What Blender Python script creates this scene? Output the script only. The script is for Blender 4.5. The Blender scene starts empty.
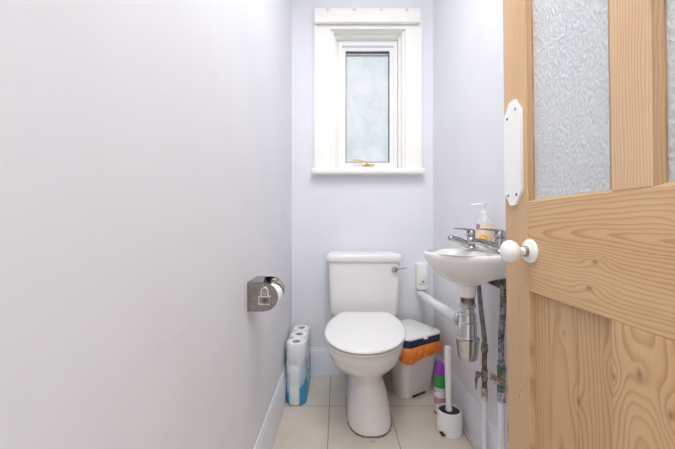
import bpy, bmesh, math, random
from mathutils import Vector, Matrix, noise as mnoise
random.seed(4)
PI = math.pi
scn = bpy.context.scene
COL = scn.collection

# ------------------------------------------------------------------ room measures (metres)
XL, XR, YB, ZC = -0.282, 0.588, 1.846, 2.45      # left wall, right wall, back wall, ceiling
YF = -0.7                                        # where the walls end behind the viewpoint
CAMZ = 0.92

# ------------------------------------------------------------------ node helpers
class NT:
    def __init__(self, name):
        self.mat = bpy.data.materials.new(name)
        self.mat.use_nodes = True
        self.t = self.mat.node_tree
        self.bsdf = self.t.nodes['Principled BSDF']
        self.out = self.t.nodes['Material Output']
    def n(self, typ, **kw):
        nd = self.t.nodes.new(typ)
        for k, v in kw.items():
            setattr(nd, k, v)
        return nd
    def l(self, a, b):
        self.t.links.new(a, b)
    def put(self, sock, v):
        if isinstance(v, bpy.types.NodeSocket):
            self.l(v, sock)
        else:
            sock.default_value = v
    def m(self, op, a, b=None, c=None, clamp=False):
        nd = self.n('ShaderNodeMath', operation=op)
        nd.use_clamp = clamp
        self.put(nd.inputs[0], a)
        if b is not None: self.put(nd.inputs[1], b)
        if c is not None: self.put(nd.inputs[2], c)
        return nd.outputs[0]
    def mixc(self, f, a, b, blend='MIX'):
        nd = self.n('ShaderNodeMix', data_type='RGBA', blend_type=blend)
        self.put(nd.inputs[0], f)
        self.put(nd.inputs[6], (*a, 1) if isinstance(a, tuple) else a)
        self.put(nd.inputs[7], (*b, 1) if isinstance(b, tuple) else b)
        return nd.outputs[2]
    def ramp(self, f, stops):
        nd = self.n('ShaderNodeValToRGB')
        e = nd.color_ramp.elements
        while len(e) < len(stops): e.new(0.5)
        for i, (p, c) in enumerate(stops):
            e[i].position = p
            e[i].color = (*c, 1) if len(c) == 3 else c
        self.l(f, nd.inputs[0])
        return nd.outputs[0]
    def coords(self):
        tc = self.n('ShaderNodeTexCoord')
        return tc.outputs['Object']
    def xyz(self, v=None):
        s = self.n('ShaderNodeSeparateXYZ')
        self.l(v or self.coords(), s.inputs[0])
        return s.outputs[0], s.outputs[1], s.outputs[2]
    def vec(self, x, y, z):
        c = self.n('ShaderNodeCombineXYZ')
        for i, v in enumerate((x, y, z)): self.put(c.inputs[i], v)
        return c.outputs[0]
    def noise(self, v, scale, detail=3, rough=0.55):
        nd = self.n('ShaderNodeTexNoise')
        nd.inputs['Scale'].default_value = scale
        nd.inputs['Detail'].default_value = detail
        nd.inputs['Roughness'].default_value = rough
        if v is not None: self.l(v, nd.inputs['Vector'])
        return nd.outputs[0]
    def bump(self, h, strength=0.3, dist=0.002):
        b = self.n('ShaderNodeBump')
        b.inputs['Strength'].default_value = strength
        b.inputs['Distance'].default_value = dist
        self.l(h, b.inputs['Height'])
        self.l(b.outputs[0], self.bsdf.inputs['Normal'])
    def set(self, **kw):
        for k, v in kw.items():
            k = k.replace('_', ' ')
            s = self.bsdf.inputs[k]
            if isinstance(v, tuple) and len(v) == 3: v = (*v, 1)
            self.put(s, v)

def mat_plain(name, col, rough=0.5, metal=0.0, var=0.06, vscale=12, bump=0.0, bscale=150, coat=0.0, spec=0.5):
    """A plain material with slight procedural mottling."""
    n = NT(name)
    co = n.coords()
    f = n.noise(co, vscale, 4)
    dark = tuple(c * (1 - var) for c in col)
    lite = tuple(min(1, c * (1 + var)) for c in col)
    c = n.ramp(f, [(0.3, dark), (0.7, lite)])
    n.set(Base_Color=c, Roughness=rough, Metallic=metal)
    n.bsdf.inputs['Coat Weight'].default_value = coat
    n.bsdf.inputs['Specular IOR Level'].default_value = spec
    if bump:
        n.bump(n.noise(co, bscale, 3), bump, 0.001)
    return n.mat

def mat_wall(name, col, scuffs=False):
    n = NT(name)
    co = n.coords()
    f = n.noise(co, 3.0, 5, 0.6)
    c = n.ramp(f, [(0.3, tuple(v * 0.975 for v in col)), (0.7, tuple(min(1, v * 1.02) for v in col))])
    if scuffs:
        x, y, z = n.xyz(co)
        st = n.noise(n.vec(x, n.m('MULTIPLY', y, 5.0), n.m('MULTIPLY', z, 22.0)), 1.0, 4, 0.6)
        k = n.m('MULTIPLY', n.m('GREATER_THAN', st, 0.66), 0.05)
        c = n.mixc(k, c, (0.45, 0.40, 0.38))
    n.set(Base_Color=c, Roughness=0.62)
    n.bump(n.noise(co, 60, 4), 0.12, 0.002)
    return n.mat

def mat_tiles():
    n = NT('floor_tiles')
    co = n.coords()
    x, y, z = n.xyz(co)
    def line(v, off, per, w):
        t = n.m('FRACT', n.m('DIVIDE', n.m('SUBTRACT', v, off - per * 20), per))
        d = n.m('MULTIPLY', n.m('MINIMUM', t, n.m('SUBTRACT', 1.0, t)), per)
        return n.m('LESS_THAN', d, w), n.m('FLOOR', n.m('DIVIDE', n.m('SUBTRACT', v, off - per * 20), per))
    gx, ix = line(x, -0.041, 0.30, 0.0022)
    gy, iy = line(y, 1.521, 0.333, 0.0022)
    g = n.m('MAXIMUM', gx, gy)
    wn = n.n('ShaderNodeTexWhiteNoise')
    n.l(n.vec(ix, iy, 0.0), wn.inputs['Vector'])
    f = n.noise(co, 7, 5, 0.6)
    c = n.ramp(f, [(0.3, (0.62, 0.55, 0.47)), (0.7, (0.69, 0.625, 0.545))])
    c = n.mixc(n.m('MULTIPLY', wn.outputs[0], 0.12), c, (0.66, 0.58, 0.50))
    # a brown drip mark on the tile in front of the pan
    d = n.m('SQRT', n.m('ADD', n.m('POWER', n.m('DIVIDE', n.m('SUBTRACT', x, 0.15), 0.014), 2.0),
                        n.m('POWER', n.m('DIVIDE', n.m('SUBTRACT', y, 1.272), 0.006), 2.0)))
    d = n.m('ADD', d, n.m('MULTIPLY', n.m('SUBTRACT', n.noise(co, 200, 2), 0.5), 1.2))
    c = n.mixc(n.m('MULTIPLY', n.m('LESS_THAN', d, 1.0), 0.45), c, (0.30, 0.20, 0.12))
    c = n.mixc(g, c, (0.33, 0.28, 0.24))
    n.set(Base_Color=c, Roughness=n.m('ADD', n.m('MULTIPLY', g, 0.4), 0.38))
    n.bump(n.m('SUBTRACT', 1.0, g), 0.5, 0.002)
    return n.mat

def mat_pine(name, grain, a0, d0, taper, freq, knots=(), tone=1.0, boards=None, l0=0.0, pale=0.0):
    """Stripped pine. grain 'z' or 'y' is the long axis on a YZ face; knots = (across, along, size)."""
    n = NT(name)
    co = n.coords()
    x, y, z = n.xyz(co)
    A, L = (y, z) if grain == 'z' else (z, y)
    st = n.vec(n.m('MULTIPLY', A, 9.0), n.m('MULTIPLY', L, 1.6), n.m('MULTIPLY', x, 3.0))
    wob = n.m('SUBTRACT', n.noise(st, 1.0, 3, 0.5), 0.5)
    wob2 = n.m('SUBTRACT', n.noise(n.vec(n.m('MULTIPLY', A, 30.0), n.m('MULTIPLY', L, 6.0), x), 1.0, 2, 0.5), 0.5)
    Aw = n.m('ADD', A, n.m('ADD', n.m('MULTIPLY', wob, 0.055), n.m('MULTIPLY', wob2, 0.008)))
    bnoise = None
    if boards:
        bnoise = 0.0
        for b in boards:
            s = n.m('GREATER_THAN', A, b)
            bnoise = n.m('ADD', bnoise, s)
        Aw = n.m('ADD', Aw, n.m('MULTIPLY', bnoise, 0.047))
    da = n.m('SUBTRACT', Aw, a0)
    dd = n.m('ADD', n.m('MULTIPLY', n.m('SUBTRACT', L, l0), taper), d0)
    r = n.m('SQRT', n.m('ADD', n.m('MULTIPLY', da, da), n.m('MULTIPLY', dd, dd)))
    core = 0.0
    for (ka, kl, ks) in knots:
        u = n.m('SUBTRACT', A, ka)
        v = n.m('MULTIPLY', n.m('SUBTRACT', L, kl), 0.55)
        d2 = n.m('ADD', n.m('MULTIPLY', u, u), n.m('MULTIPLY', v, v))
        g = n.m('POWER', 2.718, n.m('MULTIPLY', d2, -1.0 / (2 * (ks * 2.3) ** 2)))
        r = n.m('ADD', r, n.m('MULTIPLY', g, ks * 2.4))
        g2 = n.m('POWER', 2.718, n.m('MULTIPLY', d2, -1.0 / (2 * (ks * 0.42) ** 2)))
        core = n.m('MAXIMUM', core, g2)
    ph = n.m('FRACT', n.m('MULTIPLY', r, freq))
    late = n.ramp(ph, [(0.0, (0.0, 0.0, 0.0)), (0.45, (0.12, 0.12, 0.12)), (0.86, (1, 1, 1)), (1.0, (0.05, 0.05, 0.05))])
    fib = n.noise(n.vec(n.m('MULTIPLY', A, 420.0), n.m('MULTIPLY', L, 9.0), n.m('MULTIPLY', x, 60.0)), 1.0, 3, 0.6)
    cloud = n.noise(n.vec(n.m('MULTIPLY', A, 14.0), n.m('MULTIPLY', L, 2.2), x), 1.0, 3, 0.5)
    def T(c):
        return tuple(min(1, v * tone + (1 - v) * pale) for v in c)
    early = n.mixc(cloud, T((0.71, 0.48, 0.27)), T((0.61, 0.38, 0.19)))
    lt = n.mixc(cloud, T((0.50, 0.265, 0.11)), T((0.40, 0.19, 0.075)))
    lf = n.m('MULTIPLY', late, n.m('ADD', 0.20, n.m('MULTIPLY', cloud, 0.95)))
    c = n.mixc(lf, early, lt)
    c = n.mixc(n.m('MULTIPLY', n.m('SUBTRACT', fib, 0.35, clamp=True), 0.55), c, T((0.45, 0.27, 0.15)))
    c = n.mixc(n.m('MULTIPLY', core, 0.80), c, (0.22, 0.11, 0.055))
    if boards:
        for b in boards:
            gap = n.m('LESS_THAN', n.m('ABSOLUTE', n.m('SUBTRACT', A, b)), 0.0009)
            c = n.mixc(n.m('MULTIPLY', gap, 0.55), c, (0.22, 0.12, 0.07))
    n.set(Base_Color=c, Roughness=0.52)
    n.bump(n.m('ADD', n.m('MULTIPLY', fib, 0.6), n.m('MULTIPLY', late, 0.5)), 0.12, 0.001)
    return n.mat

def mat_chrome(name, col=(0.80, 0.80, 0.81), rough=0.12, grime_reflection=0.25, gcol=(0.35, 0.33, 0.31), gscale=35):
    n = NT(name)
    co = n.coords()
    f = n.noise(co, gscale, 4, 0.65)
    k = n.ramp(f, [(0.42, (0, 0, 0)), (0.72, (1, 1, 1))])
    c = n.mixc(n.m('MULTIPLY', k, grime_reflection), col, gcol)
    n.set(Base_Color=c, Metallic=1.0, Roughness=n.m('ADD', n.m('MULTIPLY', k, grime_reflection * 0.7), rough))
    return n.mat

def mat_obscure():
    n = NT('hammered_door_glass')
    co = n.coords()
    x, y, z = n.xyz(co)
    v = n.vec(x, n.m('MULTIPLY', y, 1.3), n.m('MULTIPLY', z, 0.75))
    vo = n.n('ShaderNodeTexVoronoi', feature='SMOOTH_F1')
    vo.inputs['Scale'].default_value = 165
    vo.inputs['Smoothness'].default_value = 0.6
    n.l(v, vo.inputs['Vector'])
    f = n.noise(co, 14, 4, 0.6)
    n.set(Base_Color=(0.92, 0.96, 0.97), Roughness=0.2, Transmission_Weight=0.55, IOR=1.45)
    n.bump(n.m('ADD', vo.outputs[0], n.m('MULTIPLY', f, 0.25)), 0.6, 0.0038)
    return n.mat

def mat_pane():
    """Window pane: misted glass with uneven, half-peeled film."""
    n = NT('misted_pane')
    co = n.coords()
    f = n.noise(co, 6, 6, 0.65)
    g = n.noise(co, 26, 4, 0.6)
    x, y, z = n.xyz(co)
    cr = n.noise(n.vec(n.m('MULTIPLY', x, 10.0), n.m('MULTIPLY', n.m('ADD', z, n.m('MULTIPLY', x, 0.7)), 40.0), 0.0), 1.0, 4, 0.6)
    c = n.ramp(n.m('ADD', n.m('MULTIPLY', f, 0.75), n.m('MULTIPLY', g, 0.25)),
               [(0.36, (0.74, 0.79, 0.79)), (0.50, (0.88, 0.91, 0.92)), (0.62, (0.98, 0.985, 0.99))])
    c = n.mixc(n.m('MULTIPLY', n.m('GREATER_THAN', cr, 0.60), 0.6), c, (1.0, 1.0, 1.0))
    n.set(Base_Color=c, Roughness=0.45, Transmission_Weight=0.75, IOR=1.3)
    n.bump(g, 0.15, 0.002)
    return n.mat

def mat_film(z0):
    """Clear plastic multipack film with a blue printed foot; z0 = height of the foot of the pack."""
    n = NT('printed_clear_film')
    co = n.coords()
    x, y, z = n.xyz(co)
    zz = n.m('SUBTRACT', z, z0)
    w = n.m('MULTIPLY', n.m('SUBTRACT', n.noise(co, 22, 3), 0.5), 0.10)
    wave = n.m('ADD', n.m('MULTIPLY', n.m('SINE', n.m('ADD', n.m('MULTIPLY', y, 23.0), n.m('MULTIPLY', x, 26.0))), 0.035), w)
    h = n.m('ADD', zz, wave)
    blue = n.m('LESS_THAN', h, 0.085)
    pale = n.m('LESS_THAN', h, 0.19)
    # the print leaves a clear window on the end face
    endwin = n.m('MULTIPLY', n.m('LESS_THAN', y, -0.028), n.m('LESS_THAN', n.m('ABSOLUTE', n.m('SUBTRACT', x, -0.006)), 0.026))
    side = n.m('SUBTRACT', 1.0, endwin)
    blue = n.m('MULTIPLY', blue, side)
    pale = n.m('MULTIPLY', pale, side)
    c = n.mixc(pale, (0.86, 0.90, 0.94), (0.42, 0.66, 0.80))
    c = n.mixc(blue, c, (0.03, 0.34, 0.62))
    alpha = n.m('ADD', 0.42, n.m('ADD', n.m('MULTIPLY', pale, 0.20), n.m('MULTIPLY', blue, 0.30)))
    n.set(Base_Color=c, Roughness=0.22, Alpha=alpha)
    n.bump(n.noise(n.vec(n.m('MULTIPLY', x, 30.0), n.m('MULTIPLY', y, 30.0), n.m('MULTIPLY', z, 9.0)), 1.0, 4), 0.6, 0.006)
    return n.mat

def mat_zones(name, stops, rough=0.4, metal=0.0, ax=2, spot=None):
    """Printed can or pipe: colour by height zones (each boundary sharp), plus optional blotches."""
    n = NT(name)
    co = n.coords()
    s = n.xyz(co)[ax]
    c = None
    for h, colr in stops:
        c = (*colr, 1) if c is None else n.mixc(n.m('GREATER_THAN', s, h), c if isinstance(c, bpy.types.NodeSocket) else tuple(c[:3]), colr)
    if not isinstance(c, bpy.types.NodeSocket):
        c = n.mixc(0.0, tuple(c[:3]), tuple(c[:3]))
    if spot:
        scale, lo, colr, k = spot
        f = n.noise(co, scale, 4, 0.65)
        c = n.mixc(n.m('MULTIPLY', n.m('GREATER_THAN', f, lo), k), c, colr)
    n.set(Base_Color=c, Roughness=rough, Metallic=metal)
    return n.mat

def mat_grimy(name, cols, scale=40, metal=0.6, rough=0.45):
    n = NT(name)
    co = n.coords()
    f = n.noise(co, scale, 5, 0.7)
    st = [(0.32 + 0.36 * i / (len(cols) - 1), c) for i, c in enumerate(cols)]
    n.set(Base_Color=n.ramp(f, st), Metallic=metal, Roughness=rough)
    n.bump(n.noise(co, 220, 3), 0.4, 0.001)
    return n.mat

def mat_bag():
    n = NT('orange_bag_plastic')
    co = n.coords()
    f = n.noise(co, 40, 5, 0.65)
    c = n.ramp(f, [(0.3, (0.92, 0.23, 0.025)), (0.7, (1.0, 0.36, 0.07))])
    n.set(Base_Color=c, Roughness=0.3, Subsurface_Weight=0.0)
    tr = n.n('ShaderNodeBsdfTranslucent')
    n.l(c, tr.inputs[0])
    mx = n.n('ShaderNodeMixShader')
    mx.inputs[0].default_value = 0.3
    n.l(n.bsdf.outputs[0], mx.inputs[1]); n.l(tr.outputs[0], mx.inputs[2])
    n.l(mx.outputs[0], n.out.inputs[0])
    n.bump(n.noise(co, 75, 4), 0.7, 0.006)
    return n.mat

def mat_label():
    """Cream soap label with a dark plum oval and an orange disc."""
    n = NT('soap_label_print')
    co = n.coords()
    x, y, z = n.xyz(co)
    # the printed face looks along the corner of the basin, away from the wall
    sd = n.m('SUBTRACT', n.m('MULTIPLY', x, 0.90), n.m('MULTIPLY', y, 0.437))
    front = n.m('LESS_THAN', n.m('ADD', n.m('MULTIPLY', x, 0.437), n.m('MULTIPLY', y, 0.90)), 0.0)
    def disc(cs, cz, rs, rz):
        a = n.m('DIVIDE', n.m('SUBTRACT', sd, cs), rs)
        b = n.m('DIVIDE', n.m('SUBTRACT', z, cz), rz)
        return n.m('MULTIPLY', front, n.m('LESS_THAN', n.m('ADD', n.m('MULTIPLY', a, a), n.m('MULTIPLY', b, b)), 1.0))
    c = n.ramp(n.noise(co, 40, 2), [(0.3, (0.88, 0.70, 0.52)), (0.7, (0.90, 0.75, 0.58))])
    c = n.mixc(disc(-0.002, 0.042, 0.0135, 0.0135), c, (0.95, 0.48, 0.10))
    c = n.mixc(disc(-0.002, 0.042, 0.006, 0.006), c, (0.98, 0.62, 0.22))
    c = n.mixc(disc(-0.021, 0.083, 0.0085, 0.0125), c, (0.42, 0.22, 0.24))
    n.set(Base_Color=c, Roughness=0.35)
    return n.mat

PAINT = (0.775, 0.78, 0.82)
M = {
    'wall': mat_wall('lilac_wall_paint', PAINT),
    'wall_l': mat_wall('lilac_wall_paint_scuffed', PAINT, True),
    'ceiling': mat_wall('white_ceiling_paint', (0.86, 0.86, 0.86)),
    'skirt': mat_plain('pale_lilac_gloss_paint', (0.76, 0.77, 0.83), 0.35, var=0.02),
    'gloss': mat_plain('white_gloss_woodwork', (0.885, 0.872, 0.825), 0.32, var=0.02),
    'upvc': mat_plain('white_window_frame', (0.88, 0.885, 0.89), 0.3, var=0.015),
    'gasket': mat_plain('dark_rubber_gasket', (0.10, 0.10, 0.11), 0.6),
    'tiles': mat_tiles(),
    'ceramic': mat_plain('white_vitreous_china', (0.82, 0.805, 0.785), 0.16, var=0.012, vscale=5, coat=0.1),
    'seat': mat_plain('white_seat_plastic', (0.83, 0.82, 0.81), 0.22, var=0.01, vscale=5),
    'porcelain': mat_plain('white_porcelain', (0.86, 0.855, 0.84), 0.14, var=0.012, coat=0.4),
    'plastic': mat_plain('white_plastic', (0.83, 0.82, 0.80), 0.35, var=0.015),
    'binbody': mat_plain('off_white_bin_plastic', (0.83, 0.79, 0.76), 0.42, var=0.02),
    'binlid': mat_plain('white_bin_lid_plastic', (0.84, 0.83, 0.79), 0.3, var=0.015),
    'navy': mat_plain('navy_plastic', (0.016, 0.024, 0.065), 0.35),
    'black': mat_plain('black_plastic', (0.02, 0.02, 0.022), 0.5),
    'bag': mat_bag(),
    'chrome': mat_chrome('chrome', (0.50, 0.495, 0.50), 0.08, 0.55, (0.15, 0.145, 0.145), 45),  # dark blotches in the colour stand in for dark reflections
    'dullchrome': mat_chrome('dull_chrome', (0.60, 0.60, 0.60), 0.16, 0.45, (0.34, 0.33, 0.32), 9),
    'steel': mat_chrome('polished_steel', (0.36, 0.335, 0.315), 0.16, 0.6, (0.17, 0.15, 0.14), 30),
    'steel_lite': mat_chrome('pressed_bright_steel', (0.80, 0.76, 0.72), 0.25, 0.1),
    'brass': mat_chrome('brass', (0.82, 0.60, 0.28), 0.25, 0.35, (0.45, 0.33, 0.18), 60),
    'oldbrass': mat_grimy('tarnished_brass', [(0.11, 0.085, 0.065), (0.30, 0.24, 0.18), (0.56, 0.50, 0.43)], 60, 0.7),
    'greymetal': mat_grimy('grimy_grey_metal', [(0.09, 0.08, 0.075), (0.26, 0.24, 0.23), (0.44, 0.42, 0.41)], 26, 0.45),
    'copper': mat_grimy('aged_copper', [(0.07, 0.05, 0.04), (0.20, 0.145, 0.105), (0.36, 0.29, 0.24)], 30, 0.6),
    'spotted': mat_grimy('blackened_pipe', [(0.02, 0.016, 0.014), (0.07, 0.055, 0.048), (0.34, 0.31, 0.30), (0.36, 0.27, 0.22)], 38, 0.3),
    'verdigris': mat_grimy('verdigris', [(0.04, 0.06, 0.055), (0.11, 0.18, 0.17), (0.42, 0.42, 0.33)], 70, 0.2, 0.7),
    'limescale': mat_grimy('limescaled_fitting', [(0.12, 0.085, 0.06), (0.40, 0.36, 0.31), (0.74, 0.73, 0.72)], 60, 0.2, 0.6),
    'painted': mat_plain('painted_pipe', (0.76, 0.76, 0.80), 0.4, var=0.05, vscale=30),
    'greenwire': mat_plain('green_cable_sleeve', (0.26, 0.36, 0.24), 0.5),
    'paper': mat_plain('toilet_paper', (0.90, 0.90, 0.90), 0.85, var=0.015, vscale=80, bump=0.2),
    'card': mat_plain('cardboard_core', (0.60, 0.56, 0.52), 0.85),
    'sealant': mat_plain('dirty_sealant', (0.24, 0.17, 0.125), 0.7, var=0.35, vscale=25),
    'glassdoor': mat_obscure(),
    'pane': mat_pane(),
    'purple': mat_plain('purple_cap_plastic', (0.26, 0.05, 0.42), 0.3),
    'green': mat_plain('green_sleeve_plastic', (0.045, 0.30, 0.07), 0.35),
    'bristle': mat_plain('white_bristles', (0.80, 0.80, 0.80), 0.7, var=0.2, vscale=120),
    'soapclear': None,
    'soaplabel': mat_label(),
}
_n = NT('clear_bottle_plastic')
_n.set(Base_Color=(0.93, 0.93, 0.95), Roughness=0.1, Alpha=0.35)
M['soapclear'] = _n.mat

# ------------------------------------------------------------------ mesh helpers
def finish(name, bm, m, parent=None, smooth=35, mats=None):
    bmesh.ops.recalc_face_normals(bm, faces=bm.faces)
    me = bpy.data.meshes.new(name)
    bm.to_mesh(me); bm.free()
    for f in me.polygons: f.use_smooth = True
    me.set_sharp_from_angle(angle=math.radians(smooth))
    me.materials.append(m)
    for x in (mats or []): me.materials.append(x)
    o = bpy.data.objects.new(name, me)
    COL.objects.link(o)
    if parent is not None:
        base = parent
        off = Vector((0, 0, 0))
        while base is not None:
            off += base.location; base = base.parent
        me.transform(Matrix.Translation(-off))
        o.parent = parent
    return o

def recentre(o, loc):
    o.data.transform(Matrix.Translation(-Vector(loc))); o.location = loc

def tag(o, label=None, cat=None, group=None, kind=None):
    if label: o['label'] = label
    if cat: o['category'] = cat
    if group: o['group'] = group
    if kind: o['kind'] = kind
    return o

def thing(name, loc, label, cat, group=None, kind=None):
    o = bpy.data.objects.new(name, None)
    o.empty_display_size = 0.05
    COL.objects.link(o); o.location = loc
    return tag(o, label, cat, group, kind)

def box(bm, x0, x1, y0, y1, z0, z1, bev=0.0, seg=2, mtx=None):
    b = bmesh.new()
    vs = [b.verts.new((x, y, z)) for x in (x0, x1) for y in (y0, y1) for z in (z0, z1)]
    for f in ((0, 1, 3, 2), (4, 6, 7, 5), (0, 4, 5, 1), (2, 3, 7, 6), (0, 2, 6, 4), (1, 5, 7, 3)):
        b.faces.new([vs[i] for i in f])
    if bev: bmesh.ops.bevel(b, geom=b.edges[:], offset=bev, segments=seg, profile=0.6, affect='EDGES')
    if mtx is not None: b.transform(mtx)
    merge(bm, b)

def merge(bm, b):
    me = bpy.data.meshes.new('tmp'); b.to_mesh(me); b.free()
    bm.from_mesh(me); bpy.data.meshes.remove(me)

def rings(bm, rs, cap0=True, cap1=True, closed=True):
    """Skin a list of equal-length rings of points."""
    vr = [[bm.verts.new(p) for p in r] for r in rs]
    n = len(rs[0])
    for a, b in zip(vr, vr[1:]):
        for i in range(n if closed else n - 1):
            j = (i + 1) % n
            bm.faces.new((a[i], a[j], b[j], b[i]))
    if cap0: bm.faces.new(vr[0])
    if cap1: bm.faces.new(list(reversed(vr[-1])))
    return vr

def frame_of(d):
    d = Vector(d).normalized()
    up = Vector((0, 0, 1)) if abs(d.z) < 0.9 else Vector((1, 0, 0))
    u = d.cross(up).normalized()
    return u, d.cross(u).normalized()

def lathe(bm, prof, origin, axis=(0, 0, 1), seg=32, sx=1.0, sy=1.0, cap0=True, cap1=True):
    """prof: (radius, distance along axis)."""
    o = Vector(origin); d = Vector(axis).normalized()
    if abs(d.z) > 0.999: u, v = Vector((1, 0, 0)), Vector((0, 1, 0))
    else: u, v = frame_of(d)
    rs = []
    for r, h in prof:
        r = max(r, 0.0002)
        rs.append([o + d * h + u * (r * sx * math.cos(2 * PI * i / seg)) + v * (r * sy * math.sin(2 * PI * i / seg)) for i in range(seg)])
    rings(bm, rs, cap0, cap1)

def tube(bm, pts, rad, seg=14, cap=True):
    pts = [Vector(p) for p in pts]
    rad = rad if isinstance(rad, (list, tuple)) else [rad] * len(pts)
    u = None; rs = []
    for i, p in enumerate(pts):
        d = (pts[min(i + 1, len(pts) - 1)] - pts[max(i - 1, 0)]).normalized()
        if u is None: u, _ = frame_of(d)
        u = (u - d * u.dot(d)).normalized()
        v = d.cross(u)
        rs.append([p + u * (rad[i] * math.cos(2 * PI * k / seg)) + v * (rad[i] * math.sin(2 * PI * k / seg)) for k in range(seg)])
    rings(bm, rs, cap, cap)

def curve(pts, n=8):
    """Catmull-Rom through points."""
    P = [Vector(p) for p in pts]
    P = [2 * P[0] - P[1]] + P + [2 * P[-1] - P[-2]]
    out = []
    for i in range(1, len(P) - 2):
        a, b, c, d = P[i - 1:i + 3]
        for k in range(n):
            t = k / n
            out.append(0.5 * ((2 * b) + (c - a) * t + (2 * a - 5 * b + 4 * c - d) * t * t + (3 * b - a - 3 * c + d) * t ** 3))
    out.append(P[-2])
    return out

def prism(bm, outline, fn, t0, t1, bev=0.0):
    """outline 2-D points, fn(u, v, t) -> 3-D point."""
    b = bmesh.new()
    rings(b, [[fn(u, v, t0) for u, v in outline], [fn(u, v, t1) for u, v in outline]])
    if bev:
        bmesh.ops.bevel(b, geom=[e for e in b.edges if e.calc_face_angle(0) > 0.6], offset=bev, segments=2, profile=0.6, affect='EDGES')
    merge(bm, b)

def supell(cx, cy, rx, ry, n=2.5, seg=48):
    out = []
    for i in range(seg):
        a = 2 * PI * i / seg
        c, s = math.cos(a), math.sin(a)
        out.append((cx + rx * math.copysign(abs(c) ** (2 / n), c), cy + ry * math.copysign(abs(s) ** (2 / n), s)))
    return out

def rrect(x0, x1, y0, y1, r, n=6):
    out = []
    for cx, cy, a0 in ((x1 - r, y1 - r, 0), (x0 + r, y1 - r, 90), (x0 + r, y0 + r, 180), (x1 - r, y0 + r, 270)):
        for i in range(n + 1):
            a = math.radians(a0 + 90 * i / n)
            out.append((cx + r * math.cos(a), cy + r * math.sin(a)))
    return out

def B(): return bmesh.new()

# ------------------------------------------------------------------ the setting
def structure(name, bm, m, smooth=35):
    return tag(finish(name, bm, m, None, smooth), kind='structure')

WX0, WX1, WZ0, WZ1 = -0.045, 0.420, 1.24, 2.14     # opening in the back wall
bm = B(); box(bm, XL - 0.1, XR + 0.1, YF, YB + 0.2, -0.1, 0.0); structure('floor', bm, M['tiles'])
bm = B(); box(bm, XL - 0.1, XR + 0.1, YF, YB + 0.2, ZC, ZC + 0.1); structure('ceiling', bm, M['ceiling'])
bm = B(); box(bm, XL - 0.1, XL, YF, YB + 0.2, 0, ZC); structure('wall_left', bm, M['wall_l'])
bm = B(); box(bm, XR, XR + 0.1, YF, YB + 0.2, 0, ZC); structure('wall_right', bm, M['wall'])
bm = B()
box(bm, XL, WX0, YB, YB + 0.2, 0, ZC); box(bm, WX1, XR, YB, YB + 0.2, 0, ZC)
box(bm, WX0, WX1, YB, YB + 0.2, 0, WZ0); box(bm, WX0, WX1, YB, YB + 0.2, WZ1, ZC)
structure('wall_back', bm, M['wall'])

def skirting(name, p0, p1, nrm):
    """Board 15 mm thick, 125 mm face and a sloped moulded top up to 165 mm."""
    p0, p1, nrm = Vector(p0), Vector(p1), Vector(nrm)
    prof = [(0, 0), (0.015, 0), (0.015, 0.124), (0.0125, 0.131), (0.0125, 0.136), (0.008, 0.150), (0.004, 0.158), (0.004, 0.163), (0, 0.165)]
    bm = B()
    rings(bm, [[p + nrm * d + Vector((0, 0, h)) for d, h in prof] for p in (p0, p1)])
    structure(name, bm, M['skirt'], 20)
skirting('baseboard_left', (XL, YF, 0), (XL, YB, 0), (1, 0, 0))
skirting('baseboard_back', (XL, YB, 0), (XR, YB, 0), (0, -1, 0))
skirting('baseboard_right', (XR, YF, 0), (XR, YB, 0), (-1, 0, 0))

# ---- window_1
win = thing('window_1', (0.19, YB, WZ0), 'small white framed window with one misted pane high on the lilac wall', 'window', kind='structure')
def ring_frame(bm, x0, x1, z0, z1, w, ya, yb, bev=0.004, wb=None):
    """Four mitred-looking rails around an opening x0..x1, z0..z1 (outer), w wide, from ya to yb."""
    wb = w if wb is None else wb
    b = bmesh.new()
    o = [(x0, z0), (x1, z0), (x1, z1), (x0, z1)]
    i = [(x0 + w, z0 + wb), (x1 - w, z0 + wb), (x1 - w, z1 - w), (x0 + w, z1 - w)]
    V = [[b.verts.new((x, y, z)) for x, z in lst] for lst, y in ((o, ya), (i, ya), (i, yb), (o, yb))]
    for k in range(4):
        for r in range(4):
            b.faces.new((V[r][k], V[r][(k + 1) % 4], V[(r + 1) % 4][(k + 1) % 4], V[(r + 1) % 4][k]))
    if bev: bmesh.ops.bevel(b, geom=[e for e in b.edges if e.calc_face_angle(0) > 0.6], offset=bev, segments=2, profile=0.6, affect='EDGES')
    merge(bm, b)
bm = B()
ring_frame(bm, -0.136, 0.508, 1.245, 2.205, 0.093, 1.826, YB + 0.004, 0.005, 0.012)
ring_frame(bm, -0.140, 0.512, 1.245, 2.208, 0.016, 1.820, YB + 0.001, 0.004, 0.010)
finish('architrave', bm, M['gloss'], win)
bm = B()
ring_frame(bm, WX0, WX1, WZ0, 2.135, 0.022, 1.848, 1.905, 0.009, 0.010)
ring_frame(bm, WX0, WX1, WZ0, 2.135, 0.036, 1.890, 1.930, 0.009, 0.014)
ring_frame(bm, WX0, WX1, WZ0, 2.135, 0.056, 1.925, 1.985, 0.004, 0.030)
finish('reveal_moulding', bm, M['gloss'], win)
bm = B()
ring_frame(bm, 0.008, 0.380, 1.268, 2.083, 0.020, 1.915, 1.99, 0.005, 0.022)
ring_frame(bm, 0.024, 0.364, 1.284, 2.068, 0.028, 1.935, 1.98, 0.006, 0.036)
finish('sash', bm, M['upvc'], win)
bm = B(); ring_frame(bm, 0.047, 0.341, 1.313, 2.044, 0.0095, 1.944, 1.966, 0, 0.013)
box(bm, 0.053, 0.335, 1.948, 1.954, 2.015, 2.0185)
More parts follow.
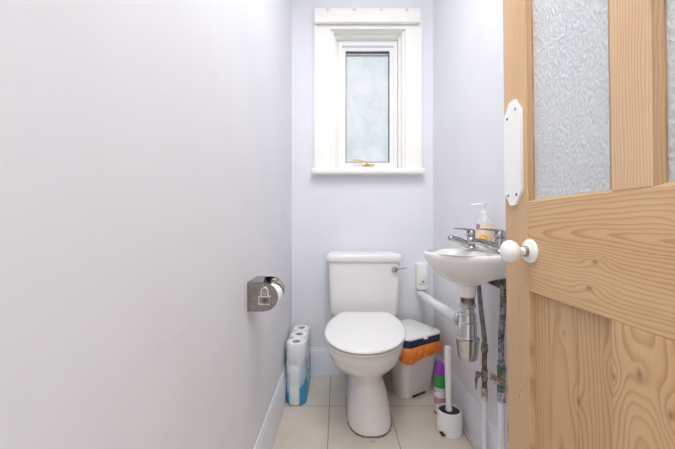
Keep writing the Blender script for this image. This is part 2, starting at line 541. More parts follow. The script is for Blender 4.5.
finish('gasket', bm, M['gasket'], win)
bm = B(); box(bm, 0.050, 0.338, 1.955, 1.962, 1.318, 2.042); finish('pane', bm, M['pane'], win)
bm = B(); box(bm, -0.157, 0.520, 1.778, YB + 0.05, 1.222, 1.256, 0.010, 3); finish('window_sill', bm, M['gloss'], win)
fs = None
bm = B()
box(bm, 0.158, 0.212, 1.925, 1.937, 1.296, 1.312, 0.004)
lathe(bm, [(0.008, 0), (0.009, 0.012), (0.006, 0.02)], (0.188, 1.925, 1.304), (0, -1, 0), 16)
fs = finish('stay_plate', bm, M['brass'], win); 
bm = B()
tube(bm, curve([(0.198, 1.908, 1.298), (0.178, 1.904, 1.314), (0.140, 1.906, 1.326), (0.098, 1.912, 1.330)], 5), [0.0055] * 8 + [0.0045] * 8, 10)
lathe(bm, [(0.002, -0.008), (0.008, -0.004), (0.008, 0.004), (0.002, 0.008)], (0.222, 1.905, 1.298), (1, 0, 0), 12)
tube(bm, [(0.186, 1.906, 1.306), (0.238, 1.906, 1.297)], 0.0045, 10)
finish('stay_handle', bm, M['brass'], win)

# ---- batten / blind box above the window
bt = thing('blind_box', (0.18, YB, 2.14), 'long white box with four small hooks fixed across top of window', 'blind box')
bm = B(); box(bm, -0.141, 0.498, 1.795, 1.8195, 2.132, 2.217, 0.006, 3); finish('box_body', bm, M['gloss'], bt)
for xx in (-0.058, 0.100, 0.258, 0.412):
    bm = B()
    lathe(bm, [(0.0075, 0), (0.0075, 0.003), (0.004, 0.005)], (xx, 1.7955, 2.204), (0, -1, 0), 12)
    tube(bm, curve([(xx - 0.009, 1.789, 2.2045), (xx, 1.786, 2.201), (xx + 0.010, 1.789, 2.205)], 4), 0.0022, 8)
    finish('hook', bm, M['steel_lite'], bt)

# ------------------------------------------------------------------ door_1 (open, square to the back wall)
DX = 0.44; DT = 0.038
dY = dict(a=0.788, b=0.696, c=0.4855, d=0.3946, e=0.192, f=0.100)
Z_BOT, Z_RB, Z_RT, Z_TOP = 0.008, 0.766, 0.973, 1.985
door = thing('door_1', (DX, dY['f'], 0.0), 'stripped pine door with obscured glass upper panes standing open', 'door', kind='structure')
def zrel(z): return z
def yrel(y): return y - dY['f']
def stile(name, y0, y1, z0, z1, m, lab=None):
    bm = B(); box(bm, DX, DX + DT, y0, y1, z0, z1, 0.0012, 1)
    o = finish(name, bm, m, door)
    if lab: o['label'] = lab
    return o
# node coordinates of these parts are relative to the door's base at (DX, f, 0)
P_stile = mat_pine('pine_stile', 'z', 0.80, 0.05, 0.010, 190, [(0.655, 1.13, 0.004), (0.635, 0.50, 0.004)], 1.0, pale=0.03)
P_muntin_t = mat_pine('pine_muntin_upper', 'z', 0.20, 0.06, 0.008, 210, [], 1.02, pale=0.06)
P_rail = mat_pine('pine_lock_rail', 'y', 0.905, 0.018, 0.085, 150, [(0.856, 0.4146, 0.0050), (0.8085, 0.427, 0.0055), (0.925, 0.27, 0.004)], 1.0, l0=0.45)
P_panel = mat_pine('pine_panel', 'z', 0.56, 0.06, 0.03, 120, [(0.468, 0.584, 0.0045), (0.394, 0.677, 0.006), (0.505, 0.70, 0.003)], 0.92, boards=[0.470, 0.545])
P_muntin_b = mat_pine('pine_muntin_lower', 'z', 0.338, 0.022, 0.09, 150, [(0.3407, 0.699, 0.0085), (0.300, 0.665, 0.006), (0.382, 0.675, 0.005)], 1.0, l0=0.50)
P_other = mat_pine('pine_rail_plain', 'y', 1.9, 0.05, 0.02, 100)
stile('stile', dY['b'], dY['a'], Z_BOT, Z_TOP, P_stile)
stile('stile', dY['f'], dY['e'], Z_BOT, Z_TOP, P_stile)
stile('lock_rail', dY['e'], dY['b'], Z_RB, Z_RT, P_rail)
stile('top_rail', dY['e'], dY['b'], Z_TOP - 0.1, Z_TOP, P_other)
stile('bottom_rail', dY['e'], dY['b'], Z_BOT, 0.22, P_other)
stile('muntin', 0.4195, 0.4826, Z_RT, Z_TOP - 0.1, P_muntin_t)
stile('muntin', dY['d'], dY['c'], 0.22, Z_RB, P_muntin_b)
P_bead = mat_pine('pine_bead', 'z', 0.80, 0.05, 0.01, 200, [], 0.74)
def bead(y0, y1, z0, z1, m):
    """Square-cut glazing bead, recessed behind the face, sloping towards the glass."""
    b = bmesh.new()
    w = 0.0105
    prof_o = [(y0, z0), (y1, z0), (y1, z1), (y0, z1)]
    prof_i = [(y0 + w, z0 + 0.004), (y1 - w, z0 + 0.004), (y1 - w, z1 - w), (y0 + w, z1 - w)]
    V = [[b.verts.new((x, y, z)) for y, z in lst] for lst, x in ((prof_o, DX + 0.003), (prof_i, DX + 0.008), (prof_i, DX + 0.018), (prof_o, DX + 0.018))]
    for k in range(4):
        for r in range(4):
            b.faces.new((V[r][k], V[r][(k + 1) % 4], V[(r + 1) % 4][(k + 1) % 4], V[(r + 1) % 4][k]))
    bm = B(); merge(bm, b)
    return finish('glazing_bead', bm, m, door)
for (y0, y1) in ((0.4826, dY['b']), (dY['e'], 0.4195)):
    bead(y0, y1, Z_RT, Z_TOP - 0.1, P_bead)
    bm = B(); box(bm, DX + 0.0110, DX + 0.0150, y0 + 0.002, y1 - 0.002, Z_RT + 0.002, Z_TOP - 0.102)
    finish('glass_pane', bm, M['glassdoor'], door)
for (y0, y1) in ((dY['c'], dY['b']), (dY['e'], dY['d'])):
    bm = B(); box(bm, DX + 0.012, DX + 0.024, y0 - 0.001, y1 + 0.001, 0.219, Z_RB + 0.001)
    finish('panel', bm, P_panel, door)

# finger plate: porcelain with pointed ends and four screws
pl = [(-0.5, -0.36), (-0.5, 0.36), (-0.47, 0.385), (-0.26, 0.455), (-0.17, 0.495), (0, 0.5), (0.17, 0.495), (0.26, 0.455), (0.47, 0.385), (0.5, 0.36),
      (0.5, -0.36), (0.47, -0.385), (0.26, -0.455), (0.17, -0.495), (0, -0.5), (-0.17, -0.495), (-0.26, -0.455), (-0.47, -0.385)]
FY, FZ, FW, FH = 0.7435, 1.0965, 0.069, 0.259
bm = B()
prism(bm, pl, lambda u, v, t: (DX - t, FY + u * FW, FZ + v * FH), 0.0, 0.0065, 0.002)
fp = finish('finger_plate', bm, M['porcelain'], door); fp['label'] = 'white porcelain plate'
for u, v in ((-0.24, 0.40), (0.26, 0.35), (-0.24, -0.40), (0.26, -0.40)):
    bm = B(); lathe(bm, [(0.0036, 0), (0.0034, 0.001), (0.001, 0.0018)], (DX - 0.0063, FY + u * FW, FZ + v * FH), (-1, 0, 0), 12)
    finish('screw', bm, M['copper'], fp)
# knob
KY, KZ = 0.687, 0.859
bm = B(); lathe(bm, [(0.0275, 0.0), (0.0275, 0.003), (0.025, 0.006), (0.019, 0.0075), (0.015, 0.0095), (0.0115, 0.010)], (DX, KY, KZ), (-1, 0, 0), 40)
kb = finish('knob_rose', bm, M['porcelain'], door); kb['label'] = 'white porcelain rose'
bm = B(); lathe(bm, [(0.0125, 0.0095), (0.0125, 0.014), (0.0115, 0.0155)], (DX, KY, KZ), (-1, 0, 0), 28)
finish('collar', bm, M['oldbrass'], kb)
bm = B()
lathe(bm, [(0.0095, 0.0140), (0.0093, 0.020), (0.0100, 0.0255), (0.0135, 0.0300), (0.0190, 0.0335), (0.0238, 0.0385), (0.0262, 0.0450), (0.0255, 0.0515), (0.0222, 0.0575), (0.0165, 0.0620), (0.0090, 0.0645), (0.0003, 0.0652)], (DX, KY, KZ), (-1, 0, 0), 40)
o = finish('door_knob', bm, M['porcelain'], door, 60); o['label'] = 'white porcelain knob'
for hz in (0.25, 1.72):
    bm = B(); tube(bm, [(DX + DT + 0.003, dY['f'] - 0.004, hz - 0.05), (DX + DT + 0.003, dY['f'] - 0.004, hz + 0.05)], 0.0055, 12)
    finish('hinge', bm, M['steel'], door)

# the old door hangs a little out of plumb
door.rotation_euler = (0, -0.013, 0); door.location.x += 0.0128

# ------------------------------------------------------------------ toilet
TX = 0.149
def skew(y, z):
    k = max(0.0, min(1.0, (z - 0.15) / 0.15))
    return (y - 1.64) * 0.085 * k
toi = thing('toilet', (TX, 1.55, 0.0), 'white close-coupled toilet with its lid down below the window', 'toilet')
def pan_ring(z, yf, yb, hw, n=2.2, cx=TX, ymid=None, nb=3.2, seg=72, clip=None):
    """Egg-shaped ring: front end at yf, rear at yb, half width hw."""
    ymid = ymid if ymid is not None else yf + (yb - yf) * 0.42
    pts = []
    for i in range(seg):
        a = 2 * PI * i / seg
        c, s = math.cos(a), math.sin(a)
        ee = n if s < 0 else nb
        x = cx + hw * math.copysign(abs(c) ** (2 / ee), c)
        L = (ymid - yf) if s < 0 else (yb - ymid)
        yy = ymid + L * math.copysign(abs(s) ** (2 / ee), s)
        if clip: yy = min(yy, clip)
        pts.append((x + skew(yy, z), yy, z))
    return pts
bm = B()
rings(bm, [
    pan_ring(0.000, 1.294, 1.72, 0.104, 2.5, ymid=1.45),
    pan_ring(0.030, 1.299, 1.72, 0.102, 2.5, ymid=1.45),
    pan_ring(0.080, 1.311, 1.72, 0.095, 2.4, ymid=1.46),
    pan_ring(0.130, 1.325, 1.72, 0.085, 2.3, ymid=1.46),
    pan_ring(0.175, 1.336, 1.72, 0.075, 2.2, ymid=1.47),
    pan_ring(0.205, 1.338, 1.72, 0.070, 2.1, ymid=1.47),
    pan_ring(0.225, 1.328, 1.69, 0.076, 2.1, ymid=1.45, nb=2.2),
    pan_ring(0.250, 1.300, 1.66, 0.096, 2.1, ymid=1.42, nb=2.0),
    pan_ring(0.280, 1.258, 1.645, 0.122, 2.1, ymid=1.39, nb=2.0),
    pan_ring(0.310, 1.218, 1.645, 0.143, 2.1, ymid=1.37, nb=2.0),
    pan_ring(0.340, 1.188, 1.645, 0.156, 2.1, ymid=1.36, nb=2.0),
    pan_ring(0.368, 1.170, 1.645, 0.163, 2.1, ymid=1.355, nb=2.0),
    pan_ring(0.376, 1.164, 1.645, 0.167, 2.1, ymid=1.355, nb=2.0),
    pan_ring(0.404, 1.156, 1.68, 0.169, 2.1, ymid=1.355, nb=2.3),
    pan_ring(0.411, 1.161, 1.675, 0.165, 2.1, ymid=1.355, nb=2.3),
    pan_ring(0.411, 1.215, 1.60, 0.115, 2.1, ymid=1.36, nb=2.3),
])
pan = finish('pan', bm, M['ceramic'], toi, 50)
bm = B()   # rear shelf the cistern sits on
rings(bm, [[(x, y, z) for x, y in rrect(TX - hw, TX + hw, 1.62, 1.822, 0.03)] for z, hw in ((0.0, 0.062), (0.20, 0.062), (0.355, 0.070), (0.380, 0.105), (0.395, 0.128), (0.400, 0.127))])
finish('pan_shelf', bm, M['ceramic'], toi, 50)
bm = B()
r0 = pan_ring(0.0, 1.2905, 1.722, 0.1058, 2.5, ymid=1.45); r1 = pan_ring(0.006, 1.292, 1.72, 0.1055, 2.5, ymid=1.45)
r0 = [(x + 0.0022 * math.sin(i * 1.7), y + 0.0022 * math.cos(i * 2.3), z) for i, (x, y, z) in enumerate(r0)]
rings(bm, [r0, r1]); finish('sealant', bm, M['sealant'], toi)
# seat ring and lid (hinged at the rear, lid a little higher there)
SX = 0.149
def seat_ring(hw, yf, yb, tilt0, tilt1, dz, n=2.1):
    pts = []
    for (x, yy, z) in pan_ring(0, yf, yb + 0.055, hw, n, cx=SX, ymid=1.355, nb=2.15, clip=yb):
        t = (yy - 1.14) / 0.445
        pts.append((x + skew(yy, 1.0), yy, tilt0 + (tilt1 - tilt0) * t + dz))
    return pts
bm = B()
S0, S1 = 0.4168, 0.4285
rings(bm, [seat_ring(0.135, 1.175, 1.560, S0, S1, 0.0), seat_ring(0.172, 1.132, 1.575, S0, S1, 0.0015), seat_ring(0.1755, 1.126, 1.577, S0, S1, 0.005),
           seat_ring(0.174, 1.128, 1.575, S0, S1, 0.0085), seat_ring(0.168, 1.136, 1.565, S0, S1, 0.0098)])
finish('seat', bm, M['seat'], toi, 50)
bm = B()
T0, T1 = 0.4335, 0.448
rings(bm, [seat_ring(0.135, 1.175, 1.562, T0, T1, 0.0), seat_ring(0.177, 1.1225, 1.580, T0, T1, 0.001), seat_ring(0.180, 1.119, 1.582, T0, T1, 0.0045),
           seat_ring(0.1798, 1.1195, 1.582, T0, T1, 0.009), seat_ring(0.177, 1.122, 1.581, T0, T1, 0.0118), seat_ring(0.170, 1.132, 1.578, T0, T1, 0.0136),
           seat_ring(0.150, 1.162, 1.562, T0, T1, 0.0150), seat_ring(0.105, 1.22, 1.51, T0, T1, 0.0165), seat_ring(0.05, 1.28, 1.40, T0, T1, 0.017)])
finish('seat_lid', bm, M['seat'], toi, 50)
for s in (-1, 1):
    bm = B(); lathe(bm, [(0.014, 0), (0.014, 0.022), (0.011, 0.026)], (SX + s * 0.075, 1.60, 0.404), (0, 0, 1), 18)
    box(bm, SX + s * 0.075 - 0.011, SX + s * 0.075 + 0.011, 1.563, 1.607, 0.424, 0.440, 0.004)
    finish('hinge', bm, M['seat'], toi)
# cistern
CX = 0.1485
bm = B()
def cis(z, hw, y0, y1, r): return [(x, y, z) for x, y in rrect(CX - hw, CX + hw, y0, y1, r)]
rings(bm, [cis(0.401, 0.1522, 1.690, 1.80, 0.03), cis(0.404, 0.1705, 1.675, 1.815, 0.03), cis(0.414, 0.1827, 1.664, 1.825, 0.03), cis(0.430, 0.1883, 1.660, 1.828, 0.028),
           cis(0.50, 0.1913, 1.657, 1.829, 0.027), cis(0.60, 0.1954, 1.654, 1.830, 0.026), cis(0.713, 0.1994, 1.651, 1.830, 0.025)])
finish('cistern', bm, M['ceramic'], toi, 50)
bm = B()
rings(bm, [cis(0.7125, 0.2030, 1.648, 1.832, 0.025), cis(0.7130, 0.2076, 1.643, 1.834, 0.026), cis(0.717, 0.2106, 1.640, 1.835, 0.027), cis(0.738, 0.2106, 1.640, 1.835, 0.027),
           cis(0.748, 0.2086, 1.642, 1.834, 0.026), cis(0.755, 0.2025, 1.648, 1.832, 0.025), cis(0.7585, 0.1878, 1.662, 1.825, 0.022), cis(0.7615, 0.1522, 1.69, 1.81, 0.02), cis(0.7635, 0.0913, 1.72, 1.79, 0.02)])
finish('cistern_lid', bm, M['ceramic'], toi, 50)
bm = B()
LX, LZ = 0.3135, 0.673
lathe(bm, [(0.013, 0), (0.0165, 0.004), (0.0165, 0.012), (0.013, 0.018), (0.006, 0.0205), (0.0003, 0.021)], (LX, 1.652, LZ), (0, -1, 0), 24)
tube(bm, curve([(LX + 0.008, 1.641, LZ + 0.002), (LX + 0.03, 1.640, LZ + 0.005), (LX + 0.070, 1.644, LZ + 0.010)], 5), [0.0055, 0.005, 0.0042, 0.0038, 0.0036, 0.0034, 0.0032, 0.0032, 0.0032, 0.0034, 0.0025], 12)
o = finish('flush_lever', bm, M['chrome'], toi); o['label'] = 'chrome flush lever'

# ------------------------------------------------------------------ pedal bin with orange bag
BC = Vector((0.566, 1.606)); yaw = math.radians(30)
U = Vector((math.cos(yaw), math.sin(yaw))); V = Vector((-math.sin(yaw), math.cos(yaw)))
BW, BD = 0.262, 0.245
bc = BC - U * BW / 2 + V * BD / 2
BMX = Matrix.Translation((bc.x, bc.y, 0)) @ Matrix.Rotation(yaw, 4, 'Z')
bn = thing('pedal_bin', (bc.x, bc.y, 0), 'white pedal bin with navy rim and orange bag beside the toilet', 'bin')
def bring(z, w, d, r, oy=0.0): return [BMX @ Vector((x, y + oy, z)) for x, y in rrect(-w / 2, w / 2, -d / 2, d / 2, r, 8)]
bm = B()
def dring(z, x0, x1, y0, y1, r=0.034):
    """Body section: straight front with rounded corners, bowed back."""
    pts = []
    for cx, cy, a0 in ((x0 + r, y0 + r, 180), (x1 - r, y0 + r, 270)):
        for i in range(9):
            a = math.radians(a0 + 90 * i / 8)
            pts.append((cx + r * math.cos(a), cy + r * math.sin(a)))
    ym = y0 + r + 0.01
    for i in range(25):
        a = PI * i / 24
        pts.append(((x0 + x1) / 2 + (x1 - x0) / 2 * math.copysign(abs(math.cos(a)) ** 0.9, math.cos(a)), ym + (y1 - ym) * math.sin(a) ** 0.9))
    return [BMX @ Vector((x, y, z)) for x, y in pts]
rings(bm, [dring(0.0, -0.072, 0.122, -0.050, 0.11), dring(0.004, -0.076, 0.126, -0.054, 0.112), dring(0.15, -0.098, 0.125, -0.080, 0.114), dring(0.295, -0.112, 0.122, -0.108, 0.116)])
finish('bin_body', bm, M['binbody'], bn)
bm = B(); box(bm, -0.048, 0.048, -0.0570, -0.045, 0.003, 0.018, 0.003, 2, BMX @ Matrix.Translation((0.022, 0, 0)))
finish('pedal_slot', bm, M['black'], bn)
bm = B()     # bag turned over the rim: ruffled skirt
rs = []
prof = ((0.305, 0.238, 0.232), (0.300, 0.256, 0.250), (0.286, 0.266, 0.260), (0.270, 0.268, 0.262), (0.255, 0.266, 0.260), (0.240, 0.262, 0.256), (0.228, 0.256, 0.250))
for k, (z, w, d) in enumerate(prof):
    ring = []
    base = rrect(-w / 2, w / 2, -d / 2, d / 2, 0.045, 26)
    # even out the points along the straight sides
    for i in range(len(base)):
        pass
    per = []
    for i in range(len(base)):
        a, b = Vector(base[i]), Vector(base[(i + 1) % len(base)])
        m = max(1, int((b - a).length / 0.004))
        per += [a + (b - a) * q / m for q in range(m)] if k == 0 or True else []
    rs.append((per, k, z, w, d))
N_ = 440
out_rs = []
for per, k, z, w, d in rs:
    tot = len(per); ring = []
    L = [0.0]
    for i in range(tot): L.append(L[-1] + (per[(i + 1) % tot] - per[i]).length)
    for q in range(N_):
        t = L[-1] * q / N_; i = 0
        lo, hi = 0, tot
        while hi - lo > 1:
            mid = (lo + hi) // 2
            if L[mid] <= t: lo = mid
            else: hi = mid
        f = (t - L[lo]) / max(1e-9, L[lo + 1] - L[lo])
        pt = per[lo].lerp(per[(lo + 1) % tot], f)
        u = q / N_ * 2 * PI
        kk = k / (len(prof) - 1)
        q1 = mnoise.noise(Vector((math.cos(u) * 5, math.sin(u) * 5, kk * 1.2)))
        q2 = mnoise.noise(Vector((math.cos(u) * 8 + kk * 1.1, math.sin(u) * 8 - kk * 0.6, 3 + kk * 0.8)))
        s_ = 1 + (0.030 * q1 + 0.060 * q2 + 0.03 + 0.02 * kk) * min(1, kk * 1.6)
        dz = (0.014 * mnoise.noise(Vector((math.cos(u) * 1.6, math.sin(u) * 1.6, 9.0))) + 0.004 * q2 + 0.11 * pt.x + 0.016) * kk
        ring.append(BMX @ Vector((pt.x * s_, pt.y * s_, z + dz)))
    out_rs.append(ring)
rings(bm, out_rs, False, False)
o = finish('bin_bag', bm, M['bag'], bn, 80); o['label'] = 'orange bag folded over the rim'
bm = B()
rings(bm, [bring(0.302, 0.246, 0.239, 0.036), bring(0.305, 0.254, 0.247, 0.038), bring(0.3405, 0.258, 0.251, 0.040)])
o = finish('bin_rim', bm, M['navy'], bn); o['label'] = 'navy rim'
bm = B()
rings(bm, [bring(0.3407, 0.2575, 0.2505, 0.040), bring(0.346, 0.260, 0.253, 0.041), bring(0.351, 0.255, 0.248, 0.040), bring(0.354, 0.240, 0.234, 0.036), bring(0.356, 0.15, 0.14, 0.03)])
box(bm, -0.012, 0.012, -0.1325, -0.118, 0.334, 0.346, 0.003, 2, BMX @ Matrix.Translation((-0.005, 0, 0)))
finish('bin_lid', bm, M['binlid'], bn)

# ------------------------------------------------------------------ toilet brush and holder
hx, hy = 0.4945, 1.327
tb = thing('toilet_brush_holder', (hx, hy, 0), 'small white oval toilet brush holder with dark inside on the floor', 'toilet brush holder')
bm = B()
lathe(bm, [(0.050, 0), (0.053, 0.003), (0.0545, 0.05), (0.0515, 0.098), (0.0500, 0.104), (0.0470, 0.105), (0.0455, 0.102), (0.0455, 0.088), (0.030, 0.086)], (hx, hy, 0), (0, 0, 1), 40, 1.0, 0.9)
finish('cup', bm, M['plastic'], tb)
bm = B(); lathe(bm, [(0.0448, 0.0885), (0.0448, 0.097), (0.040, 0.0985)], (hx, hy, 0), (0, 0, 1), 36, 1.0, 0.9)  # black disc closing the cup, drawn as its dark inside
finish('dark_inside_disc', bm, M['black'], tb)
bm = B(); lathe(bm, [(0.008, 0), (0.012, 0.003), (0.002, 0.004)], (hx - 0.0405, hy - 0.0325, 0.018), (-0.78, -0.62, 0), 4, 1.6, 0.9)
o = finish('drain_notch', bm, M['black'], tb)
br = thing('toilet_brush', (hx - 0.002, hy, 0.0995), 'white toilet brush with a tall round handle standing in its holder', 'toilet brush')
bm = B()
tube(bm, [(hx - 0.002, hy, 0.110), (hx - 0.003, hy, 0.14), (hx - 0.005, hy + 0.001, 0.25), (hx - 0.0065, hy + 0.002, 0.374), (hx - 0.0065, hy + 0.002, 0.379), (hx - 0.0065, hy + 0.002, 0.381)], [0.0115, 0.0115, 0.0135, 0.0145, 0.0125, 0.006], 20)
finish('handle', bm, M['plastic'], br)
bm = B(); lathe(bm, [(0.0135, 0.0990), (0.0145, 0.103), (0.0135, 0.109), (0.0118, 0.116)], (hx - 0.002, hy, 0), (0, 0, 1), 24)
finish('splash_guard', bm, M['bristle'], br)

# ------------------------------------------------------------------ aerosol
ax, ay = 0.499, 1.466
ae = thing('aerosol_can', (ax, ay, 0), 'aerosol can with purple cap and green band behind the toilet brush', 'aerosol')
canmat = mat_zones('printed_can', [(0, (0.12, 0.08, 0.10)), (0.012, (0.70, 0.70, 0.69)), (0.055, (0.62, 0.30, 0.36)), (0.085, (0.76, 0.72, 0.72)), (0.112, (0.55, 0.58, 0.52))], 0.3, spot=(55, 0.60, (0.22, 0.12, 0.16), 0.8))
bm = B(); lathe(bm, [(0.024, 0), (0.0265, 0.003), (0.0265, 0.130), (0.025, 0.133)], (ax, ay, 0), seg=32); finish('can', bm, canmat, ae)
bm = B(); lathe(bm, [(0.025, 0.132), (0.0272, 0.133), (0.0272, 0.190), (0.0255, 0.192)], (ax, ay, 0), seg=32); o = finish('sleeve', bm, M['green'], ae); o['label'] = 'green band'
bm = B(); lathe(bm, [(0.0262, 0.191), (0.0268, 0.193), (0.0266, 0.215), (0.0235, 0.235), (0.017, 0.246), (0.008, 0.250), (0.0003, 0.2505)], (ax, ay, 0), seg=32)
box(bm, ax - 0.022, ax - 0.012, ay - 0.006, ay + 0.006, 0.236, 0.252, 0.003)
o = finish('cap', bm, M['purple'], ae); o['label'] = 'purple cap'

# ------------------------------------------------------------------ toilet roll multipack
RX, RYS, RR, RHh = -0.2135, (1.568, 1.6745, 1.777), 0.0515, 0.103
pk = thing('toilet_roll_pack', (RX, RYS[1], 0), 'clear film pack of stacked white toilet rolls with blue printed foot', 'toilet rolls')
for yy in RYS:
    for k in range(3):
        z0 = 0.002 + k * RHh
        bm = B()
        lathe(bm, [(0.0215, 0.001), (0.047, 0.001), (RR, 0.006), (RR, 0.096), (0.049, 0.1015), (0.022, 0.102), (0.0215, 0.098)], (RX, yy, z0), seg=36, cap0=False, cap1=False)
        rl = finish('toilet_roll', bm, M['paper'], pk, 50)
        bm = B()
        lathe(bm, [(0.0212, 0.002), (0.0212, 0.101), (0.0198, 0.101), (0.0198, 0.002)], (RX, yy, z0), seg=24, cap0=False, cap1=False)
        finish('cardboard_core', bm, M['card'], rl)
film = mat_film(0.0)
def stad(z, r, jig=0.0):
    pts = []
    n = 18
    for i in range(n + 1):
        a = PI * i / n
        pts.append((RX + r * math.cos(a), RYS[2] + r * math.sin(a), z))
    for s in range(1, 8):
        pts.append((RX - r + 0.004 * jig * math.sin(s * 2.1 + z * 40), RYS[2] + (RYS[0] - RYS[2]) * s / 8, z))
    for i in range(n + 1):
        a = PI + PI * i / n
        pts.append((RX + r * math.cos(a), RYS[0] + r * math.sin(a), z))
    for s in range(1, 8):
        pts.append((RX + r - 0.004 * jig * abs(math.sin(s * 2.1 + z * 40)), RYS[0] + (RYS[2] - RYS[0]) * s / 8, z))
    return pts
bm = B()
rings(bm, [stad(0.0012, 0.050), stad(0.006, 0.0535)] + [stad(0.02 + 0.0235 * i, 0.0538, 1) for i in range(13)] + [stad(0.3120, 0.050), stad(0.3135, 0.036), ], True, False)
finish('wrapper', bm, film, pk, 60)['label'] = 'clear plastic film with blue print'

# ------------------------------------------------------------------ toilet roll holder on the left wall
NY, FYr = 0.938, 1.052
hd = thing('toilet_roll_holder', (XL, 1.0, 0.69), 'polished steel toilet roll holder fixed to the plain wall', 'toilet roll holder')
bm = B(); box(bm, XL, XL + 0.004, NY - 0.002, FYr + 0.002, 0.648, 0.740, 0.001, 1); finish('mounting_plate', bm, M['steel'], hd)
out = [(0.003, 0.648), (0.003, 0.738)]
for i in range(13):
    a = PI / 2 - PI * i / 12
    out.append((0.050 + 0.0465 * math.cos(a), 0.693 + 0.045 * math.sin(a)))
plates = []
for yy in (NY, FYr):
    bm = B()
    prism(bm, out, lambda u, v, t: (XL + u, yy + t, v), -0.0015, 0.0015, 0.0008)
    plates.append(finish('side_plate', bm, M['steel'], hd))
bm = B(); prism(bm, [(0.003, NY), (0.050, NY), (0.030, FYr), (0.003, FYr)], lambda u, v, t: (XL + u, v, 0.7375 + t), 0, 0.0015); finish('top_plate', bm, M['steel'], hd)
bm = B(); tube(bm, [(XL + 0.0585, NY, 0.6855), (XL + 0.0585, FYr, 0.6855)], 0.0055, 14); finish('spindle', bm, M['steel'], hd)
# pressed emblem: a roll with its hanging sheet
bm = B()
ci, cz = 0.0545, 0.700
arch = []
for i in range(17):
    a = PI - PI * i / 16
    arch.append((ci + 0.0105 * math.cos(a), 0.7085 + 0.0145 * math.sin(a)))
arch = [(ci - 0.0105, 0.694)] + arch + [(ci + 0.0105, 0.694)]
tube(bm, [(XL + u, NY - 0.0025, v) for u, v in arch], 0.0030, 10)
tube(bm, [(XL + u, NY - 0.0025, v) for u, v in [(ci - 0.0175, 0.695), (ci + 0.0175, 0.695), (ci + 0.0175, 0.671), (ci - 0.0175, 0.671), (ci - 0.0175, 0.697)]], 0.0030, 10)
tube(bm, [(XL + ci - 0.004, NY - 0.0025, 0.712), (XL + ci + 0.004, NY - 0.0025, 0.712), (XL + ci + 0.004, NY - 0.0025, 0.702), (XL + ci - 0.004, NY - 0.0025, 0.702), (XL + ci - 0.004, NY - 0.0025, 0.712)], 0.0014, 8)
finish('pressed_emblem', bm, M['steel_lite'], plates[0])
bm = B(); box(bm, XL + ci - 0.006, XL + ci + 0.006, NY - 0.0027, NY - 0.0012, 0.677, 0.690, 0.0005, 1)
finish('emblem_recess', bm, M['copper'], plates[0])
bm = B()
pts = [(XL + 0.060 + 0.008 * math.cos(a), FYr - 0.0028, 0.722 + 0.008 * math.sin(a)) for a in [PI * k / 8 - 0.5 for k in range(17)]]
tube(bm, pts, 0.0018, 8); finish('pressed_ring', bm, M['steel_lite'], plates[1])
ro = thing('toilet_roll', (XL + 0.056, 1.0, 0.690), 'small white toilet roll hanging in the steel holder on the wall', 'toilet roll')
bm = B(); lathe(bm, [(0.0125, NY + 0.008), (0.032, NY + 0.008), (0.0335, NY + 0.010), (0.0335, FYr - 0.010), (0.032, FYr - 0.008), (0.0125, FYr - 0.008)], (XL + 0.0585, 0, 0.681), (0, 1, 0), 36, cap0=False, cap1=False)
finish('paper', bm, M['paper'], ro)
bm = B(); lathe(bm, [(0.0122, NY + 0.009), (0.0122, FYr - 0.009), (0.0112, FYr - 0.009), (0.0112, NY + 0.009)], (XL + 0.0585, 0, 0.681), (0, 1, 0), 24, cap0=False, cap1=False)
finish('cardboard_core', bm, M['card'], ro)

# ------------------------------------------------------------------ basin
ba = thing('wash_basin', (XR, 1.075, 0.80), 'small white wall-hung corner wash basin with two chrome taps behind the door', 'wash basin')
ba['label'] = 'small white wall-hung hand basin carrying two chrome taps beside the pine door'
BXW, BYC = XR - 0.001, 1.072
bA, bB, bN = 0.272, 0.172, 2.25
DRN = Vector((0.470, 1.085))
def inside(x, y, a=bA, b=bB):
    if x > BXW: return False
    return (abs(BXW - x) / a) ** bN + (abs(y - BYC) / b) ** bN <= 1
NS = 96
CEN = Vector((0.455, BYC))
def rim_pt(i, shrink=0.0):
    a = 2 * PI * i / NS
    d = Vector((math.cos(a), math.sin(a)))
    lo, hi = 0.0, 0.5
    for _ in range(40):
        mid = (lo + hi) / 2
        p = CEN + d * mid
        if inside(p.x, p.y): lo = mid
        else: hi = mid
    p = CEN + d * max(0.01, lo - shrink)
    return p
rim = [rim_pt(i) for i in range(NS)]
def lev(s, z, wallz=0.748):
    out = []
    for p in rim:
        q = DRN + (p - DRN) * s
        if p.x > BXW - 0.0005:          # stays against the wall
            q = Vector((BXW, BYC + (p.y - BYC) * (0.35 + 0.65 * s)))
            out.append((q.x, q.y, max(z, wallz)))
        else:
            t = max(0.0, (p.x - 0.50) / (BXW - 0.50))
            x = q.x + (p.x - q.x) * t * t
            out.append((x, q.y, z + (max(z, wallz) - z) * t))
    return out
def inner(rx, ry, cx, cy, z, n=2.3):
    out = []
    for i in range(NS):
        a = 2 * PI * i / NS
        c, s = math.cos(a), math.sin(a)
        k = (abs(c / rx) ** n + abs(s / ry) ** n) ** (-1 / n)
        out.append((cx + c * k, cy + s * k, z))
    return out
bm = B()
R = []
for s, z in ((0.20, 0.706), (0.30, 0.7085), (0.42, 0.716), (0.54, 0.727), (0.66, 0.741), (0.77, 0.757), (0.865, 0.772), (0.935, 0.786), (0.975, 0.797), (0.993, 0.804), (1.0, 0.811), (0.998, 0.8165), (0.991, 0.8205)):
    R.append(lev(s, z))
sh = [rim_pt(i, 0.006) for i in range(NS)]
R.append([(p.x, p.y, 0.8225 + 0.006 * max(0, (p.x - 0.48) / 0.1)) for p in sh])
